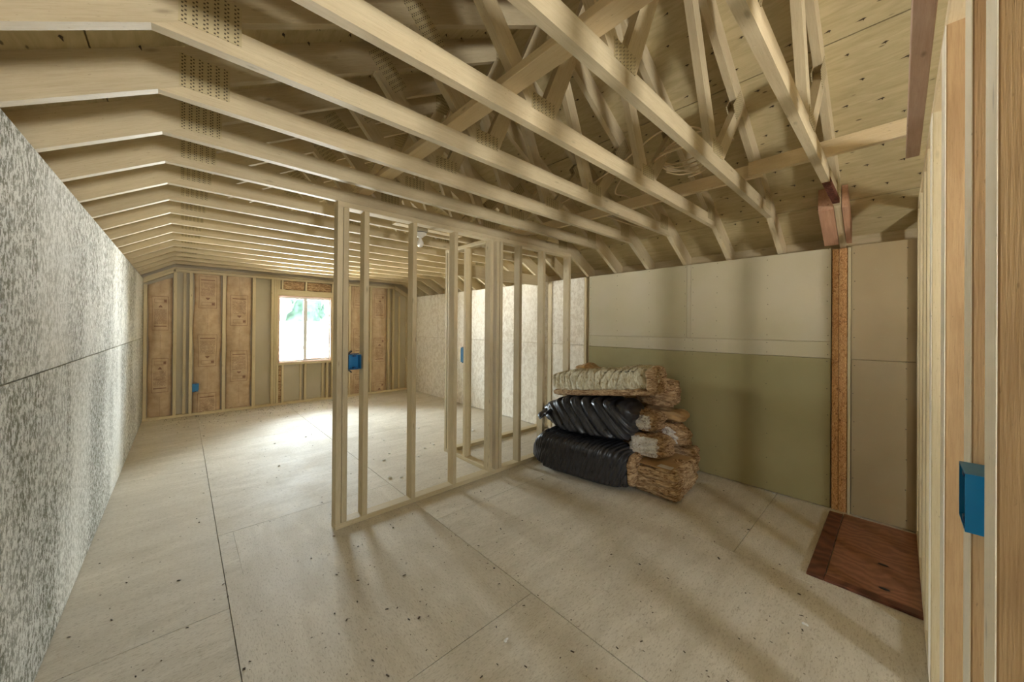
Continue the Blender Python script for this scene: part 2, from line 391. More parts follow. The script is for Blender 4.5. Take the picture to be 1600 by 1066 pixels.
smax = (XM - (XL - .35)) * math.hypot(1, SL)
for side in 'lr':
    rows = [0, .62, 1.84, smax]
    for r in range(3):
        y = YB - .3 - (.0 if r % 2 else 1.2)
        while y < YF + .3:
            a, b = max(y, YB - .3), min(y + 2.44, YF + .3)
            if b > a + .05: deck_panel(side, rows[r], rows[r + 1], a, b, 0)
            y += 2.44
ca_, sa_ = 1 / math.hypot(1, SL), SL / math.hypot(1, SL)
for sg in (0, 1):
    xa = XL - .5; poly = [(xa, zr(xa, RD) + .022), (XM + .02, zr(XM, RD) + .022), (XM + .02, zr(XM, RD) + .05), (xa, zr(xa, RD) + .05)]
    if sg: poly = [(2 * XM - x, z) for x, z in poly]
    me, m = prism(poly, YF - YB + .7, (-1 if sg else 1) * math.atan(SL), M['deck']); put('roof_covering', me, T(0, YB - .35, 0) @ m, ce)
# nail tips through the deck
vs, fs = [], []
def spike(p, r, h, n):
    i = len(vs); a = R.random() * 6
    for q in range(3): vs.append((p[0] + r * math.cos(a + q * 2.09), p[1] + r * math.sin(a + q * 2.09), p[2]))
    vs.append((p[0] + n[0] * h, p[1], p[2] - h)); fs.extend([(i, i + 1, i + 3), (i + 1, i + 2, i + 3), (i + 2, i, i + 3)])
    i = len(vs); l1, l2, hw = R.uniform(.012, .034), R.uniform(.004, .014), R.uniform(.0025, .005); sl = SL if n[0] > 0 else -SL
    for dx, dy in ((0, -l2), (hw, 0), (R.uniform(-.004, .004), l1), (-hw, 0)): vs.append((p[0] + dx, p[1] + dy, p[2] + dx * sl - .0015))
    fs.append((i, i + 1, i + 2, i + 3))
for row in range(13):
    for j in range(56):
        for side in (0, 1):
            x = XL + .15 + row * .145 + R.uniform(-.02, .02); y = -.3 + j * .143 + (row % 2) * .07 + R.uniform(-.02, .02)
            if x > XM - .05 or R.random() < .25: continue
            z = zr(x, RD) + .001
            if side: x = 2 * XM - x
            spike((x, y, z), .007, .016, (.4 if not side else -.4, 0))
o = put('nail_tips', mesh('nails', vs, fs, M['nail']), T(0, 0, 0), ce); o['kind'] = 'stuff'

# left wall: strand-board sheets
def wall_panels(name, x0, x1, rows, mat, ends):
    w_ = empty(name, ((x0 + x1) / 2, 0, 0), kind='structure')
    return w_
wl = empty('wall_left', (XL, 0, 0), kind='structure')
def wpanel(parent, x0, x1, y0, y1, z0, z1, mat, name='wall_panel', gp=.0025):
    return box(name, x0, x1, y0 + gp, y1 - gp, z0 + gp, z1 - gp, mat, parent, ch=.0015)
for z0, z1, ys in ((0.004, 1.25, [YB, .42, 2.86, 5.3, YF + .09]), (1.25, 2.138, [YB, -1.2, 1.24, 3.68, 6.10, YF + .09])):
    for y0, y1 in zip(ys, ys[1:]): wpanel(wl, XL - .012, XL, y0, y1, z0, z1, M['osb_grey'])
box('wall_backing', XL - .12, XL - .013, YB, YF + .09, 0, 2.11, M['wood'], wl)
# vertical blocking above both walls closes the eaves
box('eave_blocking', XL - .16, XL - .12, YB, YF + .3, 0, 2.35, M['wood'], wl)

# right wall
wr = empty('wall_right', (XR, 0, 0), kind='structure')
xf = XR; dt = .0127
wpanel(wr, xf, xf + dt, .37, 2.70, .004, 1.216, M['dry_lo'], 'drywall_panel')
wpanel(wr, xf, xf + dt, .37, 2.70, 1.216, 1.352, M['dry_up'], 'drywall_panel', .001)
wpanel(wr, xf, xf + dt, .37, 1.452, 1.352, 2.112, M['dry_up'], 'drywall_panel', .001)
wpanel(wr, xf, xf + dt, 1.452, 1.492, 1.352, 2.112, M['dry_up'], 'drywall_panel', .001)
wpanel(wr, xf, xf + dt, 1.492, 2.70, 1.352, 2.112, M['dry_up'], 'drywall_panel', .001)
wpanel(wr, xf, xf + dt, YB, .252, .004, 1.219, M['dry_end'], 'drywall_panel')
wpanel(wr, xf, xf + dt, YB, .252, 1.219, 2.112, M['dry_end'], 'drywall_panel', .001)
box('strand_board_post', xf + .010, xf + .05, .326, .366, 0, 2.10, M['osb'], wr)
box('strand_board_post', xf + .008, xf + .05, .275, .3235, 0, 2.10, M['osb'], wr)
box('edge_stud', xf - .002, xf + .05, .254, .272, 0, 2.10, M['wood_pale'], wr)
xs = xf + .004
for z0, z1, ys in ((.004, 1.22, [2.78, 5.2, YF + .09]), (1.22, 2.112, [2.78, 4.0, 6.4, YF + .09])):
    for y0, y1 in zip(ys, ys[1:]): wpanel(wr, xs, xs + .012, y0, y1, z0, z1, M['osb_pale'])
box('stud', xs - .004, xs + .06, 2.745, 2.778, 0, 2.105, M['wood_pale'], wr)
box('stud', xs + .02, xs + .06, 2.705, 2.74, 0, 2.105, M['wood'], wr)
box('stud', xs - .012, xs, 3.33, 3.40, .04, 2.105, M['wood_pale'], wr)
box('wall_backing', xf + .052, xf + .15, YB, YF + .09, 0, 2.10, M['wood'], wr)
box('eave_blocking', xf + .151, xf + .19, YB, YF + .3, 0, 2.35, M['wood'], wr)
# drywall screws
vs, fs = [], []
def disc(x, y, z, r=.004):
    i = len(vs)
    for q in range(6): vs.append((x - .0006, y + r * math.cos(q * PI / 3), z + r * math.sin(q * PI / 3)))
    vs.append((x - .0018, y, z)); fs.extend([(i + q, i + 6, i + (q + 1) % 6) for q in range(6)])
for yy in (.39, .80, 1.21, 1.43, 1.51, 1.9, 2.3, 2.68):
    for k in range(6):
        disc(xf, yy + R.uniform(-.006, .006), 1.40 + k * .138 + R.uniform(-.02, .02))
        disc(xf, yy + R.uniform(-.006, .006), .06 + k * .225 + R.uniform(-.02, .02))
    disc(xf, yy, 1.245); disc(xf, yy, 1.33)
for yy in (.235, -.04):
    for k in range(10): disc(xf, yy + R.uniform(-.006, .006), .07 + k * .22)
o = put('screw_heads', mesh('screws', vs, fs, M['screw']), T(0, 0, 0), wr); o['kind'] = 'stuff'

# ------------------------------------------------------------------ roof trusses
TH = .038
TY = lambda k: 1.504 + .4064 * k
chord_z = ZC + .089
def build_truss_meshes():
    out = []
    x0 = XL - .30
    a = math.atan(SL)
    out.append(('rafter',) + prism([(x0, zr(x0)), (XM, zr(XM)), (XM, zr(XM, RD)), (x0, zr(x0, RD))], TH, a, M['wood']))
    x1 = 2 * XM - x0
    out.append(('rafter',) + prism([(XM, zr(XM)), (x1, zr(x1)), (x1, zr(x1, RD)), (XM, zr(XM, RD))], TH, -a, M['wood']))
    e = .089 / SL
    out.append(('bottom_chord',) + prism([(KL, ZC), (KR, ZC), (KR - e, chord_z), (KL + e, chord_z)], TH, 0, M['wood']))
    def web(p, q, lo_side, hi_side):
        dx, dz = q[0] - p[0], q[1] - p[1]; L = math.hypot(dx, dz); ux, uz = dx / L, dz / L; nx, nz = -uz * .0445, ux * .0445
        poly = [(p[0] - ux * .3 + nx, p[1] - uz * .3 + nz), (p[0] - ux * .3 - nx, p[1] - uz * .3 - nz), (q[0] + ux * .3 - nx, q[1] + uz * .3 - nz), (q[0] + ux * .3 + nx, q[1] + uz * .3 + nz)]
        poly = clip(poly, 0, -1, -chord_z)
        poly = clip(poly, -SL, 1, S0); poly = clip(poly, SL, 1, S0 + SL * 2 * XM)
        if lo_side: poly = clip(poly, lo_side[0], 0, lo_side[0] * lo_side[1])
        if hi_side: poly = clip(poly, hi_side[0], 0, hi_side[0] * hi_side[1])
        return prism(poly, TH, math.atan2(dz, dx) if dx > 0 else math.atan2(-dz, -dx), M['wood'])
    n1, n2, q1, q2 = 1.205, 2 * XM - 1.205, .80, 2 * XM - .80
    top = zr(XM) + .02
    out.append(('web',) + web((n1 - .045, chord_z), (q1, zr(q1)), (1, n1), None))
    out.append(('web',) + web((n1 + .045, chord_z), (XM - .03, top), (-1, n1), (1, XM)))
    out.append(('web',) + web((n2 - .045, chord_z), (XM + .03, top), (1, n2), (-1, XM)))
    out.append(('web',) + web((n2 + .045, chord_z), (q2, zr(q2)), (-1, n2), None))
    pl = []
    def plate(cx, cz, w_, h_, ang):
        ca, sa = math.cos(ang), math.sin(ang)
        poly = [(cx + x * ca - z * sa, cz + x * sa + z * ca) for x, z in ((-w_/2, -h_/2), (w_/2, -h_/2), (w_/2, h_/2), (-w_/2, h_/2))]
        me, m = prism(poly, .0022, ang, M['plate'], uv=True)
        pl.append((me, m))
    plate(KL + .138, 2.458, .158, .130, 0); plate(KR - .138, 2.458, .158, .130, 0)
    plate(n1 + .005, 2.463, .15, .072, 0); plate(n2 - .005, 2.463, .15, .072, 0)
    plate(q1 + .03, zr(q1) + .02, .22, .10, math.atan2(chord_z - zr(q1), n1 - q1))
    plate(q2 - .03, zr(q2) + .02, .22, .10, math.atan2(chord_z - zr(q2), n2 - q2) )
    plate(XM, zr(XM) + .035, .17, .20, PI / 2)
    return out, pl
TM, TP = build_truss_meshes()
ORD = ['first', 'second', 'third', 'fourth', 'fifth', 'sixth', 'seventh', 'eighth', 'ninth', 'tenth', 'eleventh', 'twelfth', 'thirteenth', 'fourteenth', 'fifteenth', 'sixteenth', 'seventeenth', 'eighteenth', 'nineteenth']
EXTRA = {0: 'nearest pale roof truss, its chord ending in dark bark above the strand-board post', 5: 'sixth pale roof truss back, just in front of the stud partition top',
         6: 'seventh pale roof truss back, resting over the top plate of the stud partition', 17: 'last pale roof truss back, set against the far window wall'}
for n, k in enumerate(range(-3, 15)):
    y = TY(k)
    if k == 14: y = 7.19
    t = empty('roof_truss', (XM, y, ZC), EXTRA.get(n, '%s pale wooden roof truss counted back from the near stud wall' % ORD[n]), 'roof truss', 'roof trusses in a row under the plywood roof')
    for nm, me, m in TM: put(nm, me, T(0, y, 0) @ m, t)
    for i, (me, m) in enumerate(TP):
        put('gusset_plate', me, T(0, y - .0022, 0) @ m, t)
        if k <= 4 and i in (2, 3, 4, 5): put('gusset_plate', me, T(0, y + TH, 0) @ m, t)
    if n == 0:
        bk = box('bark_edge', 2.90, 3.42, y - .002, y + .037, ZC - .005, ZC + .03, M['bark'], t); bk['label'] = 'dark bark left on the chord end'

# blocks sandwiching the first truss tail
def tail_block(y0, y1, label):
    xa, xb = 3.52, 3.875
    poly = [(xa, zr(xa) - .01), (xb, zr(xb) - .01 if zr(xb) > 2.13 else 2.125), (xb, zr(xb, RD) - .01), (xa, zr(xa, RD) - .01)]
    me, m = prism(poly, y1 - y0, -math.atan(SL), M['wood_red'])
    props(put('tail_block', me, T(0, y0, 0) @ m), label, 'wood block', None)
tail_block(TY(-3) + .0405, TY(-3) + .126, 'weathered reddish wood block beside the nearest rafter tail, window side')
tail_block(TY(-3) - .036, TY(-3) - .0045, 'smooth reddish wood block beside the nearest rafter tail, near stud wall side')

# lateral braces lying on the chords
def brace(x0, x1, y0, y1, z0, z1, mat, label):
    props(box('lateral_brace', x0, x1, y0, y1, z0, z1, mat), label, 'brace')
brace(.955, 1.045, .12, 7.35, chord_z + .001, chord_z + .038, M['wood_bright'], 'long flat pale board lying across the truss chords above the partition end')
brace(2.70, 2.738, -.03, .66, chord_z + .001, chord_z + .088, M['wood_bright'], 'short pale board on edge across the two nearest truss chords')
brace(2.742, 2.78, .60, 7.35, chord_z + .001, chord_z + .088, M['wood_bright'], 'long pale board on edge across the chords beneath the cable coil')

# ------------------------------------------------------------------ stud partition
py0, py1 = 2.688, 2.777
pt = empty('stud_partition', (2.15, (py0 + py1) / 2, 0), 'free-standing pale stud partition standing across the room, no boards on it', 'stud partition')
box('sole_plate', .812, 3.485, py0, py1, 0, .038, M['wood_pale'], pt)
box('top_plate', .812, 3.485, py0, py1, 2.306, 2.346, M['wood'], pt)
for a in (.812, .8525, 1.0, 1.395, 1.800, 2.220, 2.300, 2.345, 2.615, 2.985, 3.445):
    box('stud', a, a + .038, py0 + .001, py1 - .001, .038, 2.306, M['wood'], pt)
cf = empty('closet_frame', (3.0, 3.2, 0), 'small closet framing of pale studs behind the partition, with low header', 'stud frame')
box('sole_plate', 2.265, 2.353, py1 + .001, 3.482, 0, .038, M['wood_pale'], cf)
box('sole_plate', 2.265, 3.875, 3.483, 3.572, 0, .038, M['wood_pale'], cf)
box('top_plate', 2.265, 2.353, py1 + .001, 3.572, 2.306, 2.344, M['wood_pale'], cf)
for y in (3.534, 3.483, 3.165): box('stud', 2.266, 2.352, y, y + .037, .038, 2.306, M['wood_pale'], cf)
box('header', 2.354, 3.875, 3.485, 3.525, 2.05, 2.19, M['wood'], cf)
box('jack_stud', 3.835, 3.873, 3.484, 3.571, .038, 2.05, M['wood'], cf)

# ------------------------------------------------------------------ near stud wall beside the camera
ny0, ny1 = -.177, -.088
wn = empty('wall_near', (2.3, -.13, 0), kind='structure')
box('sole_plate', .793, 3.875, ny0, ny1, 0, .038, M['wood_pale'], wn)
box('top_plate', .50, 3.875, ny0, ny1, 2.310, 2.348, M['wood_bright'], wn)
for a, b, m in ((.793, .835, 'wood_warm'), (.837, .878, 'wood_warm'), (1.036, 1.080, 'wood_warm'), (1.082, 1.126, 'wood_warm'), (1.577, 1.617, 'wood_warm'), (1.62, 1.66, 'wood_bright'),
                (1.665, 1.705, 'wood_pale'), (2.18, 2.22, 'wood_pale'), (2.25, 2.29, 'wood_pale'), (2.60, 2.638, 'wood_pale'), (2.96, 3.0, 'wood_pale'), (3.40, 3.44, 'wood_pale'), (3.83, 3.87, 'wood_pale')):
    box('stud', a, b, ny0, ny1, .038, 2.310, M[m], wn, ch=.002)
for a, b in ((.793, .878), (1.037, 1.126), (1.577, 1.705), (2.18, 2.29)):  # added thin strips, pale in place of daylight on the stud fronts
    box('lit_edge_strip', a, b, ny1 + .0002, ny1 + .0018, .04, 2.309, M['wood_lit_edge'], wn, ch=.0003)
props(box('ceiling_board', .3, 2.80, -.070, -.022, 2.352, 2.40, M['wood_rose']), 'weathered reddish board hung along the top of the near stud wall', 'board')

# ------------------------------------------------------------------ far wall with its studs and window
fy = YF; fb = YF + .089
wf = empty('wall_far', (1.7, YF, 0), kind='structure')
WX0, WX1, WZ0, WZ1 = 1.29, 2.19, .762, 1.995
for x0, x1, z0, z1 in ((XL - .17, WX0 - .002, 0, 2.9), (WX1 + .002, XR + .2, 0, 2.9), (WX0 - .002, WX1 + .002, 0, WZ0 - .002), (WX0 - .002, WX1 + .002, WZ1 + .002, 2.9)):
    box('sheathing_panel', x0, x1, fb, fb + .02, z0, z1, M['sheath'], wf)
box('sole_plate', XL, XR, fy, fb, 0, .038, M['wood_pale'], wf)
box('top_plate', KL - .02, KR, fy, fb, 2.275, 2.313, M['wood_pale'], wf); box('top_plate', KL, KR, fy, fb, 2.315, 2.352, M['wood'], wf)
for sgn in (0, 1):                                  # sloping plates down to the side walls
    for off in (0, -.042):
        xa, xb = XL + .002, KL - .002
        poly = [(xa, zr(xa) + off - .04), (xb, zr(xb) + off - .04), (xb, zr(xb) + off), (xa, zr(xa) + off)]
        if sgn: poly = [(2 * XM - x, z) for x, z in poly]
        poly = [(min(max(x, XL), XR), z) for x, z in poly]
        me, m = prism(poly, .088, (-1 if sgn else 1) * math.atan(SL), M['wood_pale']); put('sloping_plate', me, T(0, fy, 0) @ m, wf)
def fstud(x, z0=.038, z1=2.275, w_=.038, mat='wood_pale', y0=None): box('stud', x, x + w_, (y0 or fy), fb - .001, z0, z1, M[mat], wf)
fstud(XL + .004, z1=2.05); fstud(-.10, z1=2.27); fstud(.012, y0=fy + .05, mat='wood'); fstud(.085); fstud(.495, w_=.045); fstud(.905, w_=.045); fstud(1.18, w_=.04); fstud(1.2225, w_=.035)
fstud(1.2585, z0=.76 - .04, z1=2.275, w_=.03)
box('header', 1.2895, 2.19, fy + .002, fy + .05, 2.0, 2.105, M['wood_pale'], wf)
box('sill_plate', 1.2895, 2.19, fy, fb - .001, .722, .76, M['wood_pale'], wf)
fstud(2.192, w_=.038); fstud(2.232, w_=.038)
for x in (1.262, 1.345, 1.715, 2.10): fstud(x, z1=.7215, w_=.036)
fstud(1.652, z1=.7215, y0=fy + .05, w_=.03); fstud(2.03, z1=.7215, y0=fy + .05, w_=.04)
for x in (1.29, 1.335, 1.72): fstud(x, z0=2.106, z1=2.2745, w_=.03)
for x in (2.52, 2.955, 3.35, 3.46): fstud(x, z1=2.275)
fstud(3.62, z1=2.12, y0=fy + .05); fstud(3.80, z1=2.10)
# window
wi = empty('window_1', (1.74, fb, 1.37), kind='structure')
a, b, c, d = WX0, WX1, WZ0, WZ1
box('window_frame', a, a + .035, fb - .03, fb + .03, c, d, M['vinyl'], wi); box('window_frame', b - .035, b, fb - .03, fb + .03, c, d, M['vinyl'], wi)
box('window_frame', a + .035, b - .035, fb - .03, fb + .03, c, c + .04, M['vinyl'], wi); box('window_frame', a + .035, b - .035, fb - .03, fb + .03, d - .05, d, M['vinyl'], wi)
box('jamb_liner', b - .018, b, fy + .004, fb - .031, c, d, M['pinkwood'], wi); box('jamb_liner', a, a + .014, fy + .004, fb - .031, c, d, M['pinkwood'], wi)
box('window_sill', a + .015, b - .019, fy + .004, fb - .031, c, c + .016, M['pinkwood'], wi); box('head_liner', a + .015, b - .019, fy + .004, fb - .031, d - .014, d, M['pinkwood'], wi)
mid = 1.742
box('meeting_stile', mid - .03, mid + .03, fb - .02, fb + .012, c + .04, d - .05, M['vinyl'], wi)
box('sash_rail', mid + .03, b - .035, fb - .015, fb + .01, c + .04, c + .06, M['pinkwood'], wi)
box('window_pane', a + .035, mid - .03, fb + .002, fb + .006, c + .04, d - .05, M['glass'], wi, ch=.0005)
box('window_pane', mid + .03, b - .035, fb - .006, fb - .002, c + .06, d - .05, M['glass'], wi, ch=.0005)
for z in (1.0, 1.66): box('sash_latch', mid - .045, mid - .031, fb - .03, fb - .005, z, z + .06, M['vinyl'], wi)

# ------------------------------------------------------------------ wavy sheets: insulation batts in the bays
def batt(x0, x1, z0, z1, seed, phase, flip, label, slope=0, crumple=0.0, group='kraft-faced insulation batts in the far wall bays'):
    nx, nz = 16, int((z1 - z0) / .035) + 2; V, F, UVs = [], [], []
    W = x1 - x0
    for j in range(nz + 1):
        for i in range(nx + 1):
            u = i / nx; x = (x0 + x1) / 2 + (u - .5) * W * (.95 + .10 * noise.noise(Vector((seed + (9 if u > .5 else 0), z0 + (z1 - z0) * j / nz * 2.4, 1)))); zt = z1 + slope * (x - x0); z = z0 + (zt - z0) * j / nz
            e = min(u, 1 - u) * 2; bulge = .05 * (1 - (1 - e) ** 3)
            f = noise.noise(Vector((x * 6 + seed, z * 2.2, seed))) * .045 + (.5 - abs(noise.noise(Vector((x * 9 + z * 3, z * 5, seed * 2))))) * .030
            f += crumple * max(0, 1 - (z - z0) / .35) * (abs(noise.noise(Vector((x * 11, z * 22, seed)))) * .16)
            f += max(0, 1 - (zt - z) / .10) * noise.noise(Vector((x * 25, z * 30, seed))) * .03
            y = fb - .020 - bulge * .75 - f * (.3 + e)
            y = max(fy + .002, min(y, fb - .012))
            V.append((x, y, z)); UVs.append((u * .38, z))
    n0 = len(V)
    for j in range(nz + 1):
        for i in (0, nx):
            x, y, z = V[j * (nx + 1) + i]; V.append((x, fb - .004, z)); UVs.append((i / nx * .38, z))
    for j in range(nz):
        for i in range(nx):
            a_ = j * (nx + 1) + i; F.append((a_, a_ + 1, a_ + nx + 2, a_ + nx + 1))
        p = n0 + 2 * j; F.append((p, j * (nx + 1), (j + 1) * (nx + 1), p + 2)); F.append((j * (nx + 1) + nx, p + 1, p + 3, (j + 1) * (nx + 1) + nx))
    ux = (x0 + x1) / 2
    V = [(x - ux, y - fb, z) for x, y, z in V]
    o = put('insulation_batt', mesh('batt', V, F, mk_kraft('kraft_facing', phase, flip), True, UVs), T(ux, fb, 0))
    return props(o, label, 'insulation', group)
batt(XL + .046, -.102, .042, 2.045, 3.1, .56, True, 'kraft-faced insulation batt in the corner bay beside the left wall', slope=SL * .85)
b2 = batt(.127, .493, .042, 2.272, 5.7, .20, False, 'kraft-faced batt crumpled at its foot over a blue outlet box', crumple=.8)
batt(.543, .903, .042, 2.272, 8.3, .48, False, 'smooth kraft-faced batt in the bay left of the bare bay', crumple=.35)
batt(2.995, 3.346, .042, 2.272, 11.9, .30, True, 'kraft-faced batt in the far wall bay seen through the partition', crumple=.3)
batt(2.56, 2.952, .042, 2.272, 14.2, .1, True, 'kraft-faced batt half hidden behind the second partition stud')
batt(2.274, 2.518, .042, 2.272, 15.2, .1, False, 'kraft-faced batt beside the window, behind the partition end studs')

# ------------------------------------------------------------------ lumpy bodies
def loaf(half, n=22, p=6, amp=.015, freq=4, seed=0., ridge=None, stripes=None, taper=None, mat=None, bottom=True, extra=None):
    V, F = [], []; idx = {}
    def vert(a):
        k = tuple(round(x, 5) for x in a)
        if k in idx: return idx[k]
        x, y, z = a; L = (abs(x) ** p + abs(y) ** p + abs(z) ** p) ** (1 / p); q = Vector((x / L, y / L, z / L))
        nrm = Vector((math.copysign(abs(q.x) ** (p - 1), q.x), math.copysign(abs(q.y) ** (p - 1), q.y), math.copysign(abs(q.z) ** (p - 1), q.z))).normalized()
        P = Vector((q.x * half[0], q.y * half[1], q.z * half[2]))
        d = noise.noise(P * freq + Vector((seed, seed * 2, 1))) * amp + noise.noise(P * freq * 3.3 + Vector((seed, 4, seed))) * amp * .4
        if ridge: d += ridge(P)
        if bottom and nrm.z < -.5: d *= .1
        P = P + nrm * d
        if taper: P = taper(P)
        if extra: P = extra(P)
        idx[k] = len(V); V.append(P); return idx[k]
    for ax in range(3):
        for s in (-1, 1):
            for i in range(n):
                for j in range(n):
                    q = []
                    for di, dj in ((0, 0), (1, 0), (1, 1), (0, 1)):
                        c_ = [0, 0, 0]; c_[ax] = s; c_[(ax + 1) % 3] = -1 + 2 * (i + di) / n; c_[(ax + 2) % 3] = -1 + 2 * (j + dj) / n; q.append(vert(c_))
                    F.append(tuple(q) if s > 0 else tuple(q[::-1]))
    return mesh('loaf', V, F, mat, True)
def place(name, me, c, yaw, parent=None, tilt=(0, 0)):
    return put(name, me, T(*c) @ Matrix.Rotation(yaw, 4, 'Z') @ Matrix.Rotation(tilt[0], 4, 'X') @ Matrix.Rotation(tilt[1], 4, 'Y'), parent)
# bottom bag: fine ribs across its length, gathered far end
def ribs(P): return .0075 * math.sin(P.y * 150 + P.z * 55 + P.x * 30 + 2 * noise.noise(P * 4)) + .008 * noise.noise(Vector((P.x * 3, P.y * 30, P.z * 5))) + .012 * math.exp(-((P.x + .17) ** 2 + (P.z - .12) ** 2) / .002)
def gather(P):
    t_ = max(0, (P.y - .32) / .24)
    if t_ > 0: s = 1 - .62 * min(1.15, t_) ** 1.5; P = Vector((P.x * s, P.y, (P.z + .17) * s - .17 + .02))
    return P
t = empty('insulation_bag', (2.93, 2.2, 0), 'lowest black plastic bag of insulation, lying ribbed on the floor', 'insulation bag', 'black plastic insulation bags in the pile')
place('bag_film', loaf((.20, .555, .185), 88, 4.5, .016, 2.5, 1.3, ribs, None, gather, M['bag']), (2.95, 2.145, .19), .12, t)
rr = Matrix.Rotation(.12, 4, 'Z') @ Vector((0, -.54, 0))
e_ = place('exposed_roll', loaf((.155, .035, .145), 16, 3, .015, 9, 2.3, mat=M['fibre'], bottom=False), (2.95 + rr.x, 2.125 + rr.y, .19), .12, t); e_['label'] = 'brown batt showing at the open end'
# upper bag: long slanting folds, flared tail
def folds(P):
    s = P.y * 4.6 - P.z * 3.6
    return .034 * (abs(math.sin(s * 5.5 + 1.3 * noise.noise(P * 2.2))) - .5) + .010 * noise.noise(Vector((P.x * 2, s * 9, 2))) * 2
def tail(P):
    t_ = max(0, (P.y - .18) / .36)
    if t_ > 0: s = 1 - .55 * min(1.2, t_); P = Vector((P.x * (1 - .5 * t_), P.y + .02 * t_, P.z * s - .02 * t_))
    return P
t = empty('insulation_bag', (3.05, 2.2, .38), 'upper black plastic bag with long slanting folds and loose tail', 'insulation bag', 'black plastic insulation bags in the pile')
place('bag_film', loaf((.22, .505, .18), 80, 5, .014, 2.5, 7.7, folds, None, tail, M['bag']), (3.12, 2.145, .56), .08, t, (-.04, 0))
V = []; F = []
for j in range(7):                                  # loose flap at the tail
    for i in range(9):
        u = i / 8; v_ = j / 6; V.append((-.10 + .10 * v_ + .05 * u, .0 + .16 * u, .05 * v_ + .03 * math.sin(u * 7 + v_ * 3) - .05 * u))
for j in range(6):
    for i in range(8): a_ = j * 9 + i; F.append((a_, a_ + 1, a_ + 10, a_ + 9))
fm = mesh('flap', V, F, M['bag'], True); f_ = put('bag_tail', fm, T(2.93, 2.50, .52), t); sm = f_.modifiers.new('s', 'SOLIDIFY'); sm.thickness = .004
# cream bundle on top
def crink(P):
    s = P.y * 9 + P.x * 5; return .022 * (abs(math.sin(s * 4 + 3 * noise.noise(P * 6))) - .4) * (1 if P.z > -.05 else .4)
t = empty('insulation_bundle', (3.2, 2.0, .76), 'cream paper-wrapped insulation bundle lying across the top of the pile', 'insulation bundle')
place('paper_wrap', loaf((.20, .565, .105), 60, 5, .030, 4, 4.4, crink, None, None, M['cream']), (3.20, 2.03, .925), .05, t, (-.13, 0))
place('fibre_layer', loaf((.205, .575, .035), 30, 5, .014, 12, 9.4, None, None, None, M['fibre']), (3.20, 2.015, .812), .05, t, (-.13, 0))
place('fibre_end', loaf((.185, .035, .115), 18, 4, .02, 10, 6.4, None, None, None, M['fibre_side'], bottom=False), (3.175, 1.475, .985), .05, t, (-.13, 0))
for q, (a_, b_) in enumerate(((1.62, 1.80), (1.86, 1.94))):      # smudged dark print on the wrap
    for k_ in range(5 if q == 0 else 3):
        y_ = a_ + (b_ - a_) * k_ / (5 if q == 0 else 3)
        box('printed_mark', 3.02 + .02 * k_ * 0, 3.06, y_, y_ + .022, 1.055 - (y_ - 1.6) * .13, 1.060 - (y_ - 1.6) * .13, M['black'], t, ch=.0004)
# brown batts
def strata(P): return .010 * math.sin(P.z * 95 + 5 * noise.noise(P * 5)) * (1 if abs(P.z) < .9 * .3 else 0)
def brown(c, half, yaw, label, seed, tilt=(0, 0), mat='fibre', white=None, p=7, parent_extra=None, fr=8):
    t = empty('insulation_batt', (c[0], c[1], c[2] - half[2]), label, 'insulation', 'loose brown batts in the pile')
    me = loaf(half, 34, p, .026, fr, seed, strata, mat=[M[mat], M['white_face']])
    if white:
        for f in me.polygons:
            q = f.center; w_ = .012 * noise.noise(q * 22)
            if q.x < -half[0] * .86 and white[0] < q.y + w_ < white[1] and white[2] < q.z + w_ < white[3]: f.material_index = 1
    t['_b'] = place('fibre_body', me, c, yaw, t, tilt).name
    return t
tb = brown((3.26, 1.425, .128), (.28, .19, .118), .04, 'thick bottom brown batt stack on the floor, card on its top', 21.3, mat='fibre_side', p=8)
cm = box('paper_card', 3.03, 3.10, 1.285, 1.40, .262, .265, M['card'], bpy.data.objects[tb['_b']]); cm['label'] = 'white paper card'
kp = box('kraft_top', 3.01, 3.48, 1.275, 1.58, .255, .260, M['kraft_plain'], bpy.data.objects[tb['_b']])
brown((3.25, 1.555, .366), (.19, .145, .092), .06, 'low middle brown batt with wide white speckled face', 31.3, (0, .10), white=(-.125, .13, -.085, .09), p=5)
brown((3.64, 1.62, .400), (.17, .24, .10), -.05, 'brown batt beside the wall with narrow white speckled face', 37.7, (.03, .06), white=(-.225, -.08, -.07, .09), p=4)
brown((3.28, 1.615, .575), (.17, .12, .082), .04, 'upper middle brown batt just under the cream bundle, white at its corner', 41.9, (0, .05), white=(-.10, .06, -.065, .068), p=5)
brown((3.715, 1.50, .15), (.12, .18, .13), .2, 'frayed brown batt pushed between bottom stack and drywall', 47.7, (.1, .1), fr=14, p=4)
brown((3.70, 1.60, .58), (.13, .20, .065), .3, 'smooth folded brown roll against the green drywall', 52.1, (.1, 0), mat='kraft_plain', p=2.5)
brown((3.60, 1.66, .80), (.18, .19, .13), .12, 'frayed brown batt behind the right end of the cream bundle', 57.9, (.05, 0), fr=12, p=4)
brown((3.66, 2.52, .93), (.14, .16, .07), .15, 'small brown batt end poking up behind the cream bundle', 63.9, (.05, 0), mat='kraft_plain', p=3)
brown((3.64, 2.32, .42), (.20, .34, .41), .03, 'tall brown batt stack at the back of the pile', 66.9)

for o in list(C.objects):
    if '_b' in o: del o['_b']
